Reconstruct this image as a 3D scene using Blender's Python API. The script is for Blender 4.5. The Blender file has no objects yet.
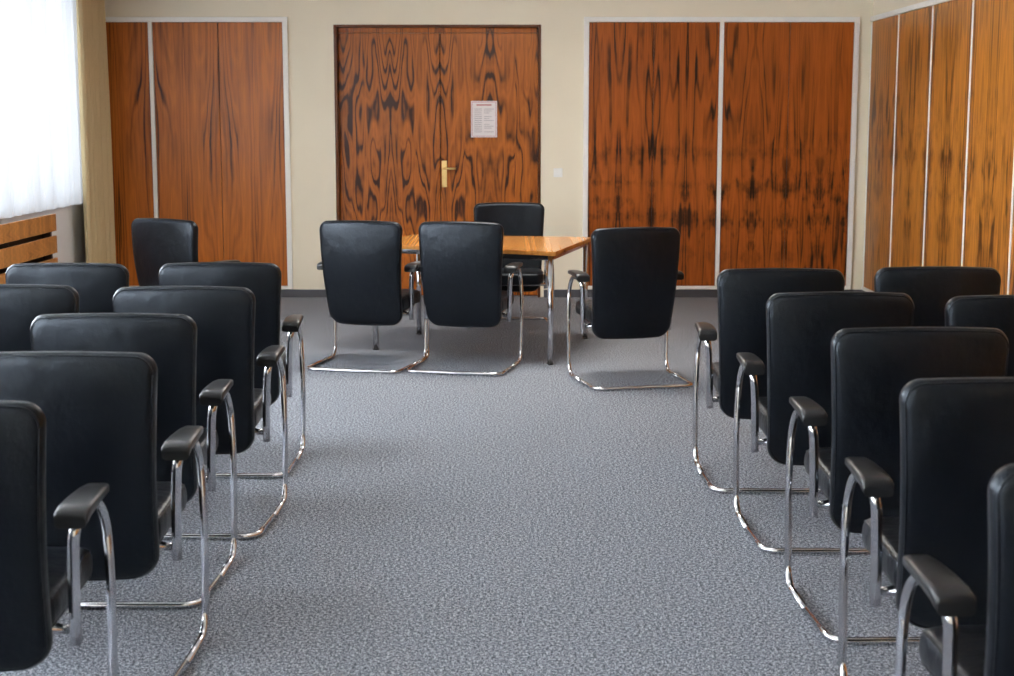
import bpy, bmesh, math, random
from mathutils import Vector, Matrix
random.seed(3)
scene = bpy.context.scene
scene.view_settings.view_transform = 'Standard'
scene.view_settings.look = 'None'
scene.view_settings.exposure = 0.0
pi = math.pi

# ------------------------------------------------------------ materials
def new_mat(name):
    m = bpy.data.materials.new(name); m.use_nodes = True
    nt = m.node_tree
    b = nt.nodes['Principled BSDF']
    return m, nt, b

class N:
    """tiny node helper"""
    def __init__(s, nt): s.nt = nt
    def val(s, x, sock):
        if isinstance(x, (int, float)): sock.default_value = x
        else: s.nt.links.new(x, sock)
    def m(s, op, a, b=None, c=None, clamp=False):
        n = s.nt.nodes.new('ShaderNodeMath'); n.operation = op; n.use_clamp = clamp
        s.val(a, n.inputs[0])
        if b is not None: s.val(b, n.inputs[1])
        if c is not None: s.val(c, n.inputs[2])
        return n.outputs[0]
    def vec(s, x, y, z):
        n = s.nt.nodes.new('ShaderNodeCombineXYZ')
        s.val(x, n.inputs[0]); s.val(y, n.inputs[1]); s.val(z, n.inputs[2])
        return n.outputs[0]
    def noise(s, v, scale=1, detail=2, rough=0.5):
        n = s.nt.nodes.new('ShaderNodeTexNoise')
        if v is not None: s.nt.links.new(v, n.inputs['Vector'])
        n.inputs['Scale'].default_value = scale
        n.inputs['Detail'].default_value = detail
        n.inputs['Roughness'].default_value = rough
        return n.outputs['Fac']
    def ramp(s, f, stops):
        n = s.nt.nodes.new('ShaderNodeValToRGB')
        s.nt.links.new(f, n.inputs[0])
        e = n.color_ramp.elements
        while len(e) < len(stops): e.new(0.5)
        for i, (p, c) in enumerate(stops):
            e[i].position = p; e[i].color = (c[0], c[1], c[2], 1)
        return n.outputs[0]
    def mix(s, f, a, b, mode='MIX'):
        n = s.nt.nodes.new('ShaderNodeMix'); n.data_type = 'RGBA'; n.blend_type = mode
        s.val(f, n.inputs[0])
        for x, sk in ((a, n.inputs[6]), (b, n.inputs[7])):
            if isinstance(x, tuple): sk.default_value = (x[0], x[1], x[2], 1)
            else: s.nt.links.new(x, sk)
        return n.outputs[2]
    def bump(s, h, strength, dist, b):
        n = s.nt.nodes.new('ShaderNodeBump')
        n.inputs['Strength'].default_value = strength
        n.inputs['Distance'].default_value = dist
        s.nt.links.new(h, n.inputs['Height'])
        s.nt.links.new(n.outputs[0], b.inputs['Normal'])

def coords(nt):
    tc = nt.nodes.new('ShaderNodeTexCoord')
    sp = nt.nodes.new('ShaderNodeSeparateXYZ')
    nt.links.new(tc.outputs['Object'], sp.inputs[0])
    return tc.outputs['Object'], sp.outputs[0], sp.outputs[1], sp.outputs[2]

def plain(name, col, rough=0.6, metal=0.0, var=0.06, nscale=8, bump=0.0, bscale=200):
    m, nt, b = new_mat(name); h = N(nt)
    o, x, y, z = coords(nt)
    f = h.noise(o, nscale, 4)
    c = h.ramp(f, [(0.3, tuple(v*(1-var) for v in col)), (0.7, tuple(min(1, v*(1+var)) for v in col))])
    nt.links.new(c, b.inputs['Base Color'])
    b.inputs['Roughness'].default_value = rough
    b.inputs['Metallic'].default_value = metal
    if bump: h.bump(h.noise(o, bscale, 3), bump, 0.002, b)
    return m

def wood(name, axis, u0, w, light, dark, seed, us=3.2, vs=0.75, k=7.0, knots=None, ang=4.0, rough=0.33, linew=0.5, powr=3.0):
    """book-matched rosewood veneer; leaves of width w mirrored at their seams.
    u0 must be a seam. knots=(z centre, z half height, amount) dark flame figure along the seams"""
    m, nt, b = new_mat(name); h = N(nt)
    o, x, y, z = coords(nt)
    u = x if axis == 'x' else y
    uu = h.m('PINGPONG', h.m('SUBTRACT', u, u0), w)
    leaf = h.m('FLOOR', h.m('DIVIDE', h.m('SUBTRACT', u, u0 - w), 2*w))
    sd = h.m('ADD', h.m('MULTIPLY', leaf, 0.22), seed)
    zz = z
    n1 = h.noise(h.vec(h.m('MULTIPLY', uu, us), h.m('MULTIPLY', zz, vs), sd), 1, 1.5, 0.45)
    wob = h.noise(h.vec(h.m('MULTIPLY', uu, 14), h.m('MULTIPLY', zz, 5.0), seed+7), 1, 2)
    f = h.m('ADD', h.m('MULTIPLY', n1, k), h.m('ADD', h.m('MULTIPLY', uu, ang), h.m('MULTIPLY', wob, 0.35)))
    s1 = h.m('MULTIPLY_ADD', h.m('SINE', h.m('MULTIPLY', f, 2*pi)), 0.5, 0.5)
    lines = h.m('POWER', s1, powr)
    s2 = h.m('MULTIPLY_ADD', h.m('SINE', h.m('MULTIPLY', f, 2*pi*2.37)), 0.5, 0.5)
    fine = h.noise(h.vec(h.m('MULTIPLY', uu, 170), h.m('MULTIPLY', zz, 5), seed), 1, 3)
    streak = h.noise(h.vec(h.m('MULTIPLY', uu, 45), h.m('MULTIPLY', zz, 1.6), seed+5), 1, 3)
    broad = h.noise(h.vec(h.m('MULTIPLY', uu, 7), h.m('MULTIPLY', zz, 0.8), sd), 1, 2)
    bw = h.m('MULTIPLY', h.m('SUBTRACT', broad, 0.30), 2.4, clamp=True)
    d = h.m('MULTIPLY', lines, h.m('MULTIPLY', bw, linew*1.5))
    d = h.m('ADD', d, h.m('MULTIPLY', s2, 0.16))
    d = h.m('ADD', d, h.m('MULTIPLY', h.m('SUBTRACT', fine, 0.45), 0.55))
    d = h.m('ADD', d, h.m('MULTIPLY', h.m('SUBTRACT', streak, 0.5), 0.9))
    d = h.m('ADD', d, h.m('MULTIPLY', h.m('SUBTRACT', broad, 0.5), 0.6))
    if knots:
        zc, zw, amt = knots
        band = h.m('SUBTRACT', 1.0, h.m('POWER', h.m('DIVIDE', h.m('ABSOLUTE', h.m('SUBTRACT', zz, zc)), zw), 2.0), clamp=True)
        sp = h.noise(h.vec(h.m('MULTIPLY', uu, 12), h.m('MULTIPLY', zz, 6.5), h.m('ADD', sd, 11)), 1, 3, 0.55)
        near = h.m('SUBTRACT', 1.0, h.m('DIVIDE', uu, w*0.75), clamp=True)
        sp = h.m('MULTIPLY', h.m('SUBTRACT', h.m('ADD', sp, h.m('MULTIPLY', near, 0.16)), 0.53), 4.5, clamp=True)
        d = h.m('ADD', d, h.m('MULTIPLY', h.m('MULTIPLY', sp, band), amt))
    d = h.m('ADD', d, 0.16, clamp=True)
    mid = tuple(a*0.42+c*0.58 for a, c in zip(light, dark))
    c = h.ramp(d, [(0.0, light), (0.32, tuple(v*0.76 for v in light)), (0.64, mid), (1.0, dark)])
    nt.links.new(c, b.inputs['Base Color'])
    b.inputs['Roughness'].default_value = rough
    b.inputs['Specular IOR Level'].default_value = 0.25
    return m

M_wall = plain('cream_wall_paint', (0.86, 0.78, 0.61), 0.85, var=0.025, nscale=2)
M_white = plain('white_trim_paint', (0.92, 0.90, 0.84), 0.5, var=0.02)
M_ceil = plain('ceiling_paint', (0.76, 0.74, 0.70), 0.9, var=0.02)
M_base = plain('dark_baseboard', (0.07, 0.07, 0.08), 0.5)
M_leftwall = plain('window_wall_paint', (0.90, 0.90, 0.90), 0.8, var=0.02)
M_paper = plain('paper', (0.80, 0.74, 0.73), 0.7, var=0.02)
M_red = plain('red_print', (0.55, 0.20, 0.20), 0.7)
M_grey = plain('grey_print', (0.45, 0.40, 0.42), 0.7)
M_brass = plain('brass', (0.80, 0.58, 0.25), 0.28, metal=1.0)
M_switch = plain('switch_plastic', (0.88, 0.87, 0.82), 0.4, var=0.01)
M_dark = plain('shadow_gap', (0.03, 0.015, 0.008), 0.7)
M_winframe = plain('window_frame_paint', (0.85, 0.85, 0.85), 0.4, var=0.01)

D1 = (0.045, 0.012, 0.004)
W_left = wood('rosewood_left', 'x', -2.57, 0.31, (0.55, 0.158, 0.019), D1, 1.3, us=5.5, vs=0.50, k=7, linew=0.50, ang=14)
W_door = wood('rosewood_door', 'x', -0.603, 0.225, (0.53, 0.148, 0.017), D1, 5.1, us=6.5, vs=0.95, k=11, linew=0.80, ang=9, knots=(0.7, 1.6, 0.22), powr=3.6)
W_right = wood('rosewood_right', 'x', 1.305, 0.151, (0.44, 0.106, 0.012), (0.026, 0.008, 0.003), 9.4, us=7.5, vs=0.55, k=7, linew=0.48, ang=12, knots=(0.85, 0.75, 0.58), powr=3.4)
W_side = wood('rosewood_side', 'y', 0.1, 0.25, (0.58, 0.215, 0.032), (0.085, 0.026, 0.006), 4.4, us=5.0, vs=0.6, k=6, linew=0.5, ang=8, knots=(1.2, 0.8, 0.50), rough=0.34)
W_case = wood('door_casing_wood', 'x', 0, 0.3, (0.16, 0.05, 0.012), D1, 2.2)
W_slat = wood('slat_wood', 'y', 0, 3.0, (0.70, 0.31, 0.09), (0.25, 0.09, 0.02), 6.2, us=0.6, vs=14, k=3, linew=0.3)
W_table = wood('table_wood', 'x', 0, 3.0, (0.64, 0.27, 0.06), (0.22, 0.07, 0.015), 8.2, us=1.2, vs=8, k=5, rough=0.2, linew=0.3)

# carpet
M_carpet, nt, b = new_mat('blue_grey_carpet'); h = N(nt)
o, x, y, z = coords(nt)
f1 = h.noise(o, 210, 1, 0.8)
f2 = h.noise(o, 0.9, 3, 0.6)
f3 = h.noise(o, 85, 2, 0.7)
ff = h.m('ADD', h.m('MULTIPLY', f1, 0.55), h.m('MULTIPLY', f3, 0.45))
c = h.ramp(ff, [(0.39, (0.012, 0.015, 0.022)), (0.49, (0.118, 0.130, 0.154)), (0.60, (0.60, 0.625, 0.675))])
c = h.mix(0.08, c, h.ramp(f2, [(0.35, (0.13, 0.14, 0.16)), (0.65, (0.20, 0.21, 0.235))]))
nt.links.new(c, b.inputs['Base Color'])
b.inputs['Roughness'].default_value = 0.95
b.inputs['Specular IOR Level'].default_value = 0.1
h.bump(ff, 0.5, 0.004, b)

# leather
M_leather, nt, b = new_mat('black_leather'); h = N(nt)
o, x, y, z = coords(nt)
oi = nt.nodes.new('ShaderNodeObjectInfo')
off = h.m('MULTIPLY', oi.outputs['Random'], 20.0)
f = h.noise(o, 5, 3)
c = h.ramp(f, [(0.3, (0.0022, 0.0028, 0.0045)), (0.7, (0.0045, 0.0055, 0.008))])
nt.links.new(c, b.inputs['Base Color'])
b.inputs['Roughness'].default_value = 0.32
b.inputs['Specular IOR Level'].default_value = 0.33
b.inputs['Specular Tint'].default_value = (0.80, 0.90, 1.0, 1)
wr = h.m('ADD', h.m('MULTIPLY', h.noise(o, 260, 2), 0.10), h.noise(h.vec(h.m('ADD', h.m('MULTIPLY', x, 11), off), h.m('MULTIPLY', y, 14), h.m('MULTIPLY', z, 9)), 1, 3))
h.bump(wr, 0.55, 0.012, b)
M_chrome = plain('chrome_tube', (0.66, 0.66, 0.68), 0.10, metal=1.0, var=0.02)
M_pad = plain('black_armrest_plastic', (0.013, 0.013, 0.014), 0.30, var=0.1, bump=0.1)

# curtains
M_curt, nt, b = new_mat('ochre_curtain_fabric'); h = N(nt)
o, x, y, z = coords(nt)
c = h.ramp(h.noise(o, 300, 2), [(0.3, (0.58, 0.44, 0.24)), (0.7, (0.72, 0.57, 0.33))])
nt.links.new(c, b.inputs['Base Color']); b.inputs['Roughness'].default_value = 0.9
M_sheer = bpy.data.materials.new('sheer_curtain'); M_sheer.use_nodes = True
nt = M_sheer.node_tree; nt.nodes.clear(); h = N(nt)
out = nt.nodes.new('ShaderNodeOutputMaterial')
tr = nt.nodes.new('ShaderNodeBsdfTransparent'); tl = nt.nodes.new('ShaderNodeBsdfTranslucent'); df = nt.nodes.new('ShaderNodeBsdfDiffuse')
o, x, y, z = coords(nt)
wv = h.ramp(h.noise(o, 400, 1), [(0.3, (0.82, 0.83, 0.85)), (0.7, (0.90, 0.91, 0.93))])
nt.links.new(wv, tl.inputs[0]); nt.links.new(wv, df.inputs[0])
a = nt.nodes.new('ShaderNodeMixShader'); a.inputs[0].default_value = 0.45
nt.links.new(tl.outputs[0], a.inputs[1]); nt.links.new(df.outputs[0], a.inputs[2])
a2 = nt.nodes.new('ShaderNodeMixShader'); a2.inputs[0].default_value = 0.05
nt.links.new(a.outputs[0], a2.inputs[1]); nt.links.new(tr.outputs[0], a2.inputs[2])
nt.links.new(a2.outputs[0], out.inputs[0])

# ------------------------------------------------------------ mesh helpers
def finish(name, bm, mats, smooth=False, parent=None):
    me = bpy.data.meshes.new(name); bm.normal_update(); bm.to_mesh(me); bm.free()
    for m in mats: me.materials.append(m)
    if smooth:
        for p in me.polygons: p.use_smooth = True
    ob = bpy.data.objects.new(name, me); scene.collection.objects.link(ob)
    if parent: ob.parent = parent
    return ob

def add_box(bm, lo, hi, mi=0, bev=0.0):
    g = bmesh.ops.create_cube(bm, size=1)
    vs = g['verts']
    for v in vs:
        v.co = Vector([lo[i] + (v.co[i]+0.5)*(hi[i]-lo[i]) for i in range(3)])
    fs = list({f for v in vs for f in v.link_faces})
    if bev > 0:
        es = list({e for v in vs for e in v.link_edges})
        r = bmesh.ops.bevel(bm, geom=es, offset=bev, segments=2, profile=0.5, affect='EDGES')
        fs = list({f for f in r['faces']} | {f for f in fs if f.is_valid})
        fs = list({f for f in fs if f.is_valid})
    for f in fs: f.material_index = mi

def box(name, lo, hi, mat, bev=0.0, parent=None):
    bm = bmesh.new(); add_box(bm, lo, hi, 0, bev)
    return finish(name, bm, [mat], parent=parent)

def empty(name, loc=(0, 0, 0)):
    e = bpy.data.objects.new(name, None); e.location = loc; scene.collection.objects.link(e); return e

def fillet(pts, rads, seg=8):
    P = [Vector(p) for p in pts]; out = [P[0]]
    for i in range(1, len(P)-1):
        r = rads[i-1]
        a = (P[i-1]-P[i]); c = (P[i+1]-P[i])
        ra = min(r, a.length*0.49); rc = min(r, c.length*0.49)
        A = P[i]+a.normalized()*ra; C = P[i]+c.normalized()*rc
        for k in range(seg+1):
            t = k/seg
            w = 0.75
            den = (1-t)**2 + 2*w*t*(1-t) + t*t
            out.append((A*(1-t)**2 + P[i]*2*w*t*(1-t) + C*t*t)/den)
    out.append(P[-1]); return out

def sweep(bm, pts, r, mi=0, n=12, smooth=True):
    rings = []; prev = None
    for i, p in enumerate(pts):
        if i == 0: t = pts[1]-p
        elif i == len(pts)-1: t = p-pts[-2]
        else: t = (pts[i+1]-p).normalized()+(p-pts[i-1]).normalized()
        t.normalize()
        if prev is None:
            up = Vector((0, 0, 1)) if abs(t.z) < 0.9 else Vector((1, 0, 0))
            nrm = t.cross(up).normalized()
        else:
            nrm = (prev - t*prev.dot(t)).normalized()
        prev = nrm; bn = t.cross(nrm)
        rings.append([bm.verts.new(p + (nrm*math.cos(2*pi*k/n)+bn*math.sin(2*pi*k/n))*r) for k in range(n)])
    for a, b_ in zip(rings, rings[1:]):
        for k in range(n):
            f = bm.faces.new((a[k], a[(k+1) % n], b_[(k+1) % n], b_[k])); f.material_index = mi; f.smooth = smooth
    for rg, rev in ((rings[0], False), (rings[-1], True)):
        f = bm.faces.new(rg if not rev else rg[::-1]); f.material_index = mi

def rr_outline(w_top, w_bot, h_, r_top, r_bot, n=10):
    """rounded tapered rectangle in (x, z), z 0..h"""
    pts = []
    def arc(cx, cz, r, a0, a1):
        for k in range(n+1):
            a = a0+(a1-a0)*k/n
            pts.append((cx+r*math.cos(a), cz+r*math.sin(a)))
    arc(w_top/2-r_top, h_-r_top, r_top, 0, pi/2)
    arc(-w_top/2+r_top, h_-r_top, r_top, pi/2, pi)
    arc(-w_bot/2+r_bot, r_bot, r_bot, pi, 1.5*pi)
    arc(w_bot/2-r_bot, r_bot, r_bot, 1.5*pi, 2*pi)
    out = []
    for i, p in enumerate(pts):
        q = pts[(i+1) % len(pts)]
        d = math.hypot(q[0]-p[0], q[1]-p[1]); m = max(1, int(d/0.04))
        for k in range(m): out.append((p[0]+(q[0]-p[0])*k/m, p[1]+(q[1]-p[1])*k/m))
    return out

def cushion(bm, outl, T, mapf, mi=0, crown=0.25, piping=0.0):
    """pillow slab; outl (a,b) outline, thickness along c; mapf(a,b,c)->Vector"""
    ca = sum(p[0] for p in outl)/len(outl); cb = 0.5*(min(p[1] for p in outl)+max(p[1] for p in outl))
    rs = [0.25, 0.5, 0.75, 0.86, 0.91, 0.94, 0.965, 0.982, 0.994, 1.0]
    def th(r): return T*0.5*((1-crown)*(max(0, 1-r**34))**0.5 + crown*(1-r**2))
    def ring(r, s):
        vs = []
        for (pa, pb) in outl:
            vs.append(bm.verts.new(mapf(ca+(pa-ca)*r, cb+(pb-cb)*r, s*th(r))))
        return vs
    rings = [ring(r, 1) for r in rs[:-1]] + [ring(1.0, 0)] + [ring(r, -1) for r in rs[:-1][::-1]]
    n = len(outl)
    for A, B in zip(rings, rings[1:]):
        for k in range(n):
            f = bm.faces.new((A[k], A[(k+1) % n], B[(k+1) % n], B[k])); f.material_index = mi; f.smooth = True
    for rg, s in ((rings[0], 1), (rings[-1], -1)):
        c = bm.verts.new(mapf(ca, cb, s*th(0)))
        for k in range(n):
            f = bm.faces.new((c, rg[(k+1) % n], rg[k]) if s > 0 else (c, rg[k], rg[(k+1) % n])); f.material_index = mi; f.smooth = True
    if piping:
        for s in (1, -1):
            r = 0.972
            pts = [mapf(ca+(pa-ca)*r, cb+(pb-cb)*r, s*th(r)*1.0) for pa, pb in outl]
            pts.append(pts[0].copy())
            sweep(bm, pts, piping, mi, 6)

# ------------------------------------------------------------ chair mesh
def chair_mesh():
    bm = bmesh.new()
    Z0, Hh = 0.275, 0.68
    outl = rr_outline(0.560, 0.50, Hh, 0.050, 0.080)
    outl = [(a, b_ + (0.010*(1-(a/0.28)**2) if b_ > Hh*0.9 else (-0.008*(1-(a/0.25)**2) if b_ < Hh*0.1 else 0))) for a, b_ in outl]
    def mb(a, b_, c):
        t = b_/Hh
        y = 0.005 + 0.105*(1-t) - 0.040*math.sin(pi*min(1, max(0, t))) + 0.30*(a*a)
        return Vector((a, y + c, Z0+b_-0.004))
    cushion(bm, outl, 0.076, mb, 0, crown=0.20, piping=0.0028)
    outs = rr_outline(0.50, 0.50, 0.46, 0.07, 0.04)
    def ms(a, b_, c):
        y = 0.10+b_
        z = 0.405 + 0.02*(b_/0.46) + c - 0.05*max(0, (b_-0.36)/0.1)**2*0.5
        return Vector((a, y, z))
    cushion(bm, outs, 0.11, ms, 0, crown=0.2, piping=0.0028)
    for s in (1, -1):
        up = fillet([(s*0.278, 0.205, 0.300), (s*0.283, 0.195, 0.50), (s*0.300, 0.150, 0.628), (s*0.302, 0.30, 0.634)], [0.12, 0.07])
        sweep(bm, up, 0.0150, 1, 14)
        leg = fillet([(s*0.302, 0.22, 0.633), (s*0.305, 0.425, 0.632), (s*0.325, 0.40, 0.40), (s*0.320, 0.375, 0.0125), (s*0.318, 0.10, 0.0125)], [0.12, 0.2, 0.07], 10)
        sweep(bm, leg, 0.0125, 1, 12)
        # arm pad
        prof = [(0.118, 0.634, 0.034, 0.008), (0.113, 0.638, 0.039, 0.016), (0.125, 0.648, 0.0415, 0.0185), (0.165, 0.656, 0.0415, 0.017),
                (0.24, 0.660, 0.040, 0.015), (0.32, 0.661, 0.036, 0.014), (0.38, 0.658, 0.031, 0.013), (0.40, 0.653, 0.023, 0.008)]
        rings = []
        for (y, z, hw, hh) in prof:
            rg = []
            for k in range(20):
                a = 2*pi*(k+0.5)/20
                cx = abs(math.cos(a))**0.42*(1 if math.cos(a) >= 0 else -1); cz = abs(math.sin(a))**0.5*(1 if math.sin(a) >= 0 else -1)
                rg.append(bm.verts.new((s*0.302+cx*hw, y, z+cz*hh)))
            rings.append(rg)
        for A, B in zip(rings, rings[1:]):
            for k in range(20):
                f = bm.faces.new((A[k], A[(k+1) % 20], B[(k+1) % 20], B[k])); f.material_index = 2; f.smooth = True
        f = bm.faces.new(rings[0][::-1]); f.material_index = 2
        f = bm.faces.new(rings[-1]); f.material_index = 2
    rear = fillet([(0.318, 0.12, 0.0125), (0.305, -0.20, 0.0125), (-0.305, -0.20, 0.0125), (-0.318, 0.12, 0.0125)], [0.06, 0.06], 10)
    sweep(bm, rear, 0.0125, 1, 12)
    sweep(bm, [Vector((-0.276, 0.215, 0.335)), Vector((0.276, 0.215, 0.335))], 0.012, 1, 10)
    sweep(bm, fillet([(-0.276, 0.215, 0.335), (-0.21, 0.215, 0.345), (-0.21, 0.47, 0.36)], [0.04]), 0.010, 1, 8)
    sweep(bm, fillet([(0.276, 0.215, 0.335), (0.21, 0.215, 0.345), (0.21, 0.47, 0.36)], [0.04]), 0.010, 1, 8)
    bmesh.ops.recalc_face_normals(bm, faces=bm.faces[:])
    me = bpy.data.meshes.new('conference_armchair')
    bm.to_mesh(me); bm.free()
    for m in (M_leather, M_chrome, M_pad): me.materials.append(m)
    return me
CH = chair_mesh()
def chair(X, D, rot=0.0):
    ob = bpy.data.objects.new('conference_armchair', CH)
    scene.collection.objects.link(ob)
    ob.location = (X, D, 0.0); ob.rotation_euler = (0, 0, math.radians(rot))
    return ob
# left block, aisle column
chair(-1.31, 6.80, 1); chair(-1.265, 5.81, -1); chair(-1.325, 4.98, 0); chair(-1.265, 4.14, 0); chair(-1.355, 3.40, 1); chair(-1.46, 2.62, 0)
# left block, second column
chair(-2.00, 6.77, 0); chair(-1.975, 5.87, 1); chair(-2.04, 5.02, 0); chair(-1.98, 4.15, 0)
# right block
chair(1.20, 6.52, -1); chair(1.26, 5.61, 0); chair(1.298, 4.64, 1); chair(1.275, 3.71, 0); chair(1.20, 2.77, 2)
chair(1.91, 6.60, 0); chair(1.91, 5.51, 0); chair(1.96, 4.60, 0)
# table chairs
chair(-0.95, 9.66, -14); chair(-0.30, 9.57, -12); chair(0.785, 9.05, 12)
chair(0.015, 11.82, 182)
chair(-2.27, 9.86, -31)

# ------------------------------------------------------------ table
def table():
    bm = bmesh.new()
    P = [(-0.98, 10.42), (0.315, 9.74), (0.63, 11.00), (-0.70, 11.25)]
    z0, z1 = 0.722, 0.75
    lo = [bm.verts.new((x_, y_, z0)) for x_, y_ in P]; hi = [bm.verts.new((x_, y_, z1)) for x_, y_ in P]
    bm.faces.new(hi); bm.faces.new(lo[::-1])
    for i in range(4): bm.faces.new((lo[i], lo[(i+1) % 4], hi[(i+1) % 4], hi[i]))
    bmesh.ops.bevel(bm, geom=[e for e in bm.edges], offset=0.004, segments=2, affect='EDGES')
    c = Vector((sum(p[0] for p in P)/4, sum(p[1] for p in P)/4, 0))
    L = []
    for x_, y_ in P:
        v = Vector((x_, y_, 0)); v = v + (c-v).normalized()*0.06; L.append(v)
        sweep(bm, [v+Vector((0, 0, 0.0)), v+Vector((0, 0, 0.724))], 0.019, 1, 16)
        sweep(bm, [v+Vector((0, 0, 0.0)), v+Vector((0, 0, 0.012))], 0.022, 2, 16)
    for i in range(4):
        a_, b_ = L[i], L[(i+1) % 4]
        d = (b_-a_).normalized(); n_ = Vector((-d.y, d.x, 0))*0.01
        vs = []
        for p in (a_, b_):
            for s in (-1, 1):
                for zz in (0.69, 0.722): vs.append(bm.verts.new(p+n_*s+Vector((0, 0, zz))))
        for q in ((0, 1, 3, 2), (4, 6, 7, 5), (0, 4, 5, 1), (2, 3, 7, 6), (0, 2, 6, 4), (1, 5, 7, 3)):
            f = bm.faces.new([vs[i_] for i_ in q]); f.material_index = 1
    bmesh.ops.recalc_face_normals(bm, faces=bm.faces[:])
    finish('conference_table', bm, [W_table, M_chrome, M_pad])
table()

# ------------------------------------------------------------ room shell
YB, YN = 13.6, -3.0
XL, XR, ZC = -3.70, 3.25, 3.05
box('floor', (XL-0.3, YN-0.2, -0.1), (XR+0.3, YB+0.4, 0.0), M_carpet)
box('ceiling', (XL-0.3, YN-0.2, ZC), (XR+0.3, YB+0.4, ZC+0.1), M_ceil)
DX0, DX1, DZ = -1.545, 0.305, 2.44
box('wall_back_left', (XL-0.3, YB, 0), (DX0, YB+0.2, ZC), M_wall)
box('wall_back_right', (DX1, YB, 0), (XR+0.3, YB+0.2, ZC), M_wall)
box('wall_back_lintel', (DX0, YB, DZ), (DX1, YB+0.2, ZC), M_wall)
box('wall_corridor', (DX0-0.2, YB+0.201, 0), (DX1+0.2, YB+0.25, ZC), M_wall)
box('wall_right', (XR, YN, 0), (XR+0.2, YB, ZC), M_wall)
box('wall_front', (XL-0.3, YN-0.2, 0), (XR+0.3, YN, ZC), M_wall)
wins = [(9.5, 12.85), (5.2, 8.65), (0.9, 4.35), (-2.7, 0.1)]
bm = bmesh.new()
WZ0, WZ1 = 0.90, 2.75
add_box(bm, (XL-0.25, YN, 0), (XL, YB, WZ0)); add_box(bm, (XL-0.25, YN, WZ1), (XL, YB, ZC))
edges = [YB] + [v for w in wins for v in (w[1], w[0])] + [YN]
for i in range(0, len(edges), 2):
    add_box(bm, (XL-0.25, edges[i+1], WZ0), (XL, edges[i], WZ1))
finish('wall_left', bm, [M_leftwall])
for i, (a_, b_) in enumerate(wins):
    bm = bmesh.new(); x0, x1 = XL-0.20, XL-0.14
    t = 0.06
    add_box(bm, (x0, a_, WZ0), (x1, b_, WZ0+t)); add_box(bm, (x0, a_, WZ1-t), (x1, b_, WZ1))
    for k in range(4):
        yy = a_+(b_-a_-t)*k/3
        add_box(bm, (x0, yy, WZ0+t), (x1, yy+t, WZ1-t))
    add_box(bm, (XL-0.14, a_, WZ0), (XL+0.03, b_, WZ0+0.03))
    finish('window_%d' % (i+1), bm, [M_winframe])
    bm = bmesh.new(); n = 480; rows = []
    for k in range(n+1):
        yy = a_-0.1+(b_-a_+0.15)*k/n
        dx = 0.034*math.sin(k*0.30+0.9*math.sin(k*0.09))+0.014*math.sin(k*0.13+1)
        rows.append([bm.verts.new((XL+0.08+dx*(0.8+0.2*q), yy, 2.88+(0.90-2.88)*q)) for q in (0, 0.33, 0.66, 1)])
    for A, B in zip(rows, rows[1:]):
        for q in range(3): bm.faces.new((A[q], A[q+1], B[q+1], B[q])).smooth = True
    finish('sheer_curtain', bm, [M_sheer])
    li = bpy.data.lights.new('daylight', 'AREA'); li.shape = 'RECTANGLE'; li.size = WZ1-WZ0; li.size_y = b_-a_
    li.energy = (36, 700, 700, 420)[i]; li.color = (0.88, 0.94, 1.0)
    lo = bpy.data.objects.new('window_daylight', li); scene.collection.objects.link(lo)
    lo.location = (XL-0.30, (a_+b_)/2, (WZ0+WZ1)/2+0.1)
    lo.rotation_euler = (0, math.radians(-90), 0)

def curtain(y0, y1, x0, amp=0.035, n=70):
    bm = bmesh.new(); rows = []
    for k in range(n+1):
        yy = y0+(y1-y0)*k/n
        dx = amp*math.sin(k*2*pi/10)
        rows.append([bm.verts.new((x0+dx*(0.6+0.4*q)+0.012*math.sin(k*0.5+q*3), yy, 2.88+(0.03-2.88)*q)) for q in [j/8 for j in range(9)]])
    for A, B in zip(rows, rows[1:]):
        for q in range(8): bm.faces.new((A[q], A[q+1], B[q+1], B[q])).smooth = True
    finish('ochre_curtain', bm, [M_curt])
curtain(12.66, 13.50, XL+0.150, 0.040)
curtain(8.72, 9.34, XL+0.165); curtain(4.42, 5.03, XL+0.165); curtain(0.15, 0.75, XL+0.165)
box('curtain_rail', (XL+0.02, YN+0.1, 2.88), (XL+0.22, YB-0.05, 2.92), M_winframe)

# radiator cover: free-standing frame with horizontal slats
bm = bmesh.new()
for z_ in (0.05, 0.222, 0.394, 0.566, 0.738):
    add_box(bm, (XL+0.135, 9.6, z_), (XL+0.157, 11.80, z_+0.134), 0, 0.004)
for y_ in (9.62, 10.7, 11.70):
    add_box(bm, (XL+0.04, y_, 0.0), (XL+0.135, y_+0.04, 0.83), 1)
add_box(bm, (XL+0.04, 9.7, 0.06), (XL+0.07, 11.70, 0.80), 1)
finish('radiator_cover', bm, [W_slat, M_dark])

# baseboards
bm = bmesh.new()
add_box(bm, (XL, YB-0.015, 0), (DX0-0.03, YB, 0.07)); add_box(bm, (DX1+0.03, YB-0.015, 0), (XR, YB, 0.07))
finish('baseboard_back', bm, [M_base])
box('baseboard_right', (XR-0.015, YN, 0), (XR, YB-0.016, 0.07), M_base)
box('baseboard_left', (XL, YN, 0), (XL+0.012, YB-0.016, 0.07), M_base)

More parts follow.
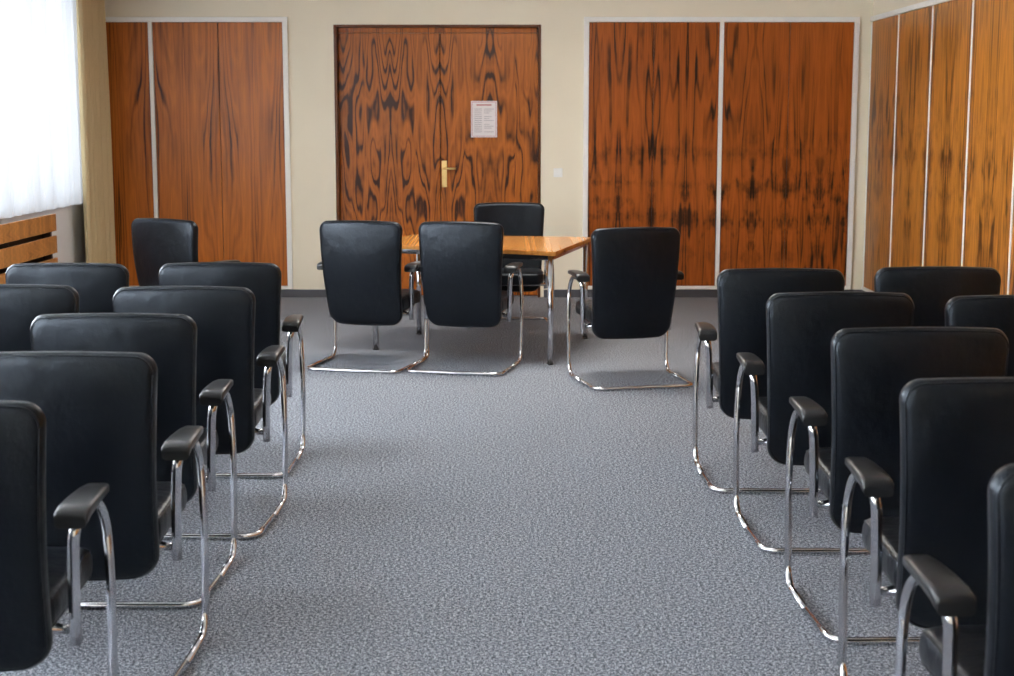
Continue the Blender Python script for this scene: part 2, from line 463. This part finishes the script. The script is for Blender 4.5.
def panels_back(name, x0, x1, splits, mat, strips, xin0, xin1):
    par = empty(name)
    t = 0.045; zt, zb = 2.505, 0.075
    bm = bmesh.new(); y0, y1 = YB-0.035, YB
    add_box(bm, (x0, y0, zt-t), (x1, y1, zt), 0, 0.003); 
    if xin0 > x0: add_box(bm, (x0, y0, zb), (xin0, y1, zt-t), 0, 0.003)
    if xin1 < x1: add_box(bm, (xin1, y0, zb), (x1, y1, zt-t), 0, 0.003)
    add_box(bm, (x0, y0+0.005, zb), (x1, y1, zb+0.03), 0, 0.002)
    for s in strips: add_box(bm, (s-0.018, y0, zb+0.03), (s+0.018, y1, zt-t), 0, 0.003)
    finish('white_frame', bm, [M_white], parent=par)
    bm = bmesh.new()
    for a_, b_ in splits: add_box(bm, (a_+0.003, YB-0.022, zb+0.032), (b_-0.003, YB-0.002, zt-t-0.003), 0, 0.0015)
    finish('veneer_doors', bm, [mat], parent=par)
    bm = bmesh.new(); add_box(bm, (xin0, YB-0.004, zb+0.03), (xin1, YB-0.001, zt-t)); finish('recess', bm, [M_dark], parent=par)
panels_back('wood_wall_panel_left', -3.66, -1.95, [(-3.64, -3.19), (-3.15, -2.57), (-2.57, -1.995)], W_left, [-3.17], -3.64, -1.995)
panels_back('wood_wall_panel_right', 0.685, 3.13, [(0.73, 1.305), (1.305, 1.89), (1.93, 2.515), (2.515, 3.085)], W_right, [1.91], 0.73, 3.085)

par = empty('wood_wall_panel_side')
joints = [13.52, 12.6, 11.6, 10.6, 9.6, 8.6, 7.6, 6.6, 5.6, 4.6, 3.6, 2.6, 1.6, 0.6, -0.4, -1.4, -2.4]
bm = bmesh.new()
add_box(bm, (XR-0.035, -2.4, 2.46), (XR, 13.55, 2.505), 0, 0.003); add_box(bm, (XR-0.03, -2.4, 0.075), (XR, 13.55, 0.105))
for j in joints: add_box(bm, (XR-0.028, j-0.012, 0.105), (XR, j+0.012, 2.46), 0, 0.002)
finish('white_frame', bm, [M_white], parent=par)
bm = bmesh.new()
for a_, b_ in zip(joints[1:], joints): add_box(bm, (XR-0.022, a_+0.014, 0.107), (XR-0.002, b_-0.014, 2.458), 0, 0.0015)
finish('veneer_doors', bm, [W_side], parent=par)

# door
par = empty('door_1')
yd = YB+0.10
bm = bmesh.new()
add_box(bm, (-1.515, yd, 0.006), (-0.606, yd+0.04, 2.37), 0, 0.002); add_box(bm, (-0.600, yd, 0.006), (0.280, yd+0.04, 2.37), 0, 0.002)
finish('door_leaves', bm, [W_door], parent=par)
bm = bmesh.new()
e = 0.001
add_box(bm, (DX0+e, YB-0.006, 0), (-1.518, YB+0.19, DZ-e), 0, 0.002); add_box(bm, (0.283, YB-0.006, 0), (DX1-e, YB+0.19, DZ-e), 0, 0.002)
add_box(bm, (-1.518, YB-0.003, 2.42), (0.283, YB+0.19, DZ-e), 0, 0.002); 
finish('casing', bm, [W_case], parent=par)
box('transom', (-1.515, yd+0.005, 2.374), (0.280, yd+0.045, 2.419), W_door, parent=par)
box('gap', (-1.515, yd+0.046, 0.0), (0.280, yd+0.05, 2.37), M_dark, parent=par)
bm = bmesh.new()
add_box(bm, (-0.592, yd-0.008, 0.995), (-0.545, yd, 1.235), 0, 0.004)
sweep(bm, fillet([(-0.568, yd-0.005, 1.165), (-0.568, yd-0.06, 1.165), (-0.46, yd-0.06, 1.165)], [0.025]), 0.010, 0, 12)
sweep(bm, [Vector((-0.568, yd-0.005, 1.06)), Vector((-0.568, yd-0.02, 1.06))], 0.012, 0, 12)
finish('brass_handle', bm, [M_brass], parent=par)

# notice on door
bm = bmesh.new(); ys = yd-0.004
x0, x1, z0, z1 = -0.325, -0.09, 1.445, 1.77
add_box(bm, (x0, ys, z0), (x1, yd-0.0005, z1), 0)
def pr(a, c, b_, d, mi): add_box(bm, (x0+a, ys-0.001, z0+c), (x0+b_, ys, z0+d), mi)
W_, H_ = x1-x0, z1-z0
pr(0.008, 0.008, W_-0.008, 0.012, 1); pr(0.008, H_-0.012, W_-0.008, H_-0.008, 1); pr(0.008, 0.012, 0.012, H_-0.012, 1); pr(W_-0.012, 0.012, W_-0.008, H_-0.012, 1)
pr(0.05, H_-0.042, W_-0.05, H_-0.03, 1)
for i in range(13):
    zz = H_-0.07-i*0.017
    pr(0.03, zz-0.005, W_*0.42, zz, 2); 
    if i % 4 != 3: pr(W_*0.5, zz-0.005, W_-0.03-0.02*(i % 3), zz, 2)
finish('door_notice', bm, [M_paper, M_red, M_grey])
bm = bmesh.new()
add_box(bm, (0.42, YB-0.010, 1.09), (0.50, YB, 1.17), 0, 0.003); add_box(bm, (0.432, YB-0.015, 1.102), (0.488, YB-0.010, 1.158), 0, 0.002)
finish('light_switch', bm, [M_switch])

# unseen overhead fill lights with housings, added to brighten the room
for i, yy in enumerate((1.0, 5.5, 10.0)):
    par = empty('ceiling_fill', (0, yy, ZC))
    bm = bmesh.new(); add_box(bm, (-0.65, -0.65, -0.06), (0.65, 0.65, 0.0), 0, 0.01)
    finish('fill_housing', bm, [M_white], parent=par)
    li = bpy.data.lights.new('fill_area', 'AREA'); li.shape = 'SQUARE'; li.size = 1.2; li.energy = (4, 8, 95)[i]; li.color = (1.0, 0.95, 0.88)
    lo = bpy.data.objects.new('fill_light', li); scene.collection.objects.link(lo); lo.parent = par; lo.location = (0, 0, -0.07)

w = bpy.data.worlds.new('sky'); scene.world = w; w.use_nodes = True
w.node_tree.nodes['Background'].inputs[0].default_value = (0.75, 0.87, 1.0, 1); w.node_tree.nodes['Background'].inputs[1].default_value = 1.2

# ------------------------------------------------------------ camera
cd = bpy.data.cameras.new('camera'); cam = bpy.data.objects.new('camera', cd); scene.collection.objects.link(cam)
cd.sensor_width = 36; cd.lens = 1500/1014*36
cam.location = (0, 0, 1.6); cam.rotation_euler = (math.radians(90-8.27), 0, 0)
cd.clip_start = 0.05; cd.clip_end = 100
cd.dof.use_dof = True; cd.dof.focus_distance = 8.0; cd.dof.aperture_fstop = 5.6
scene.camera = cam
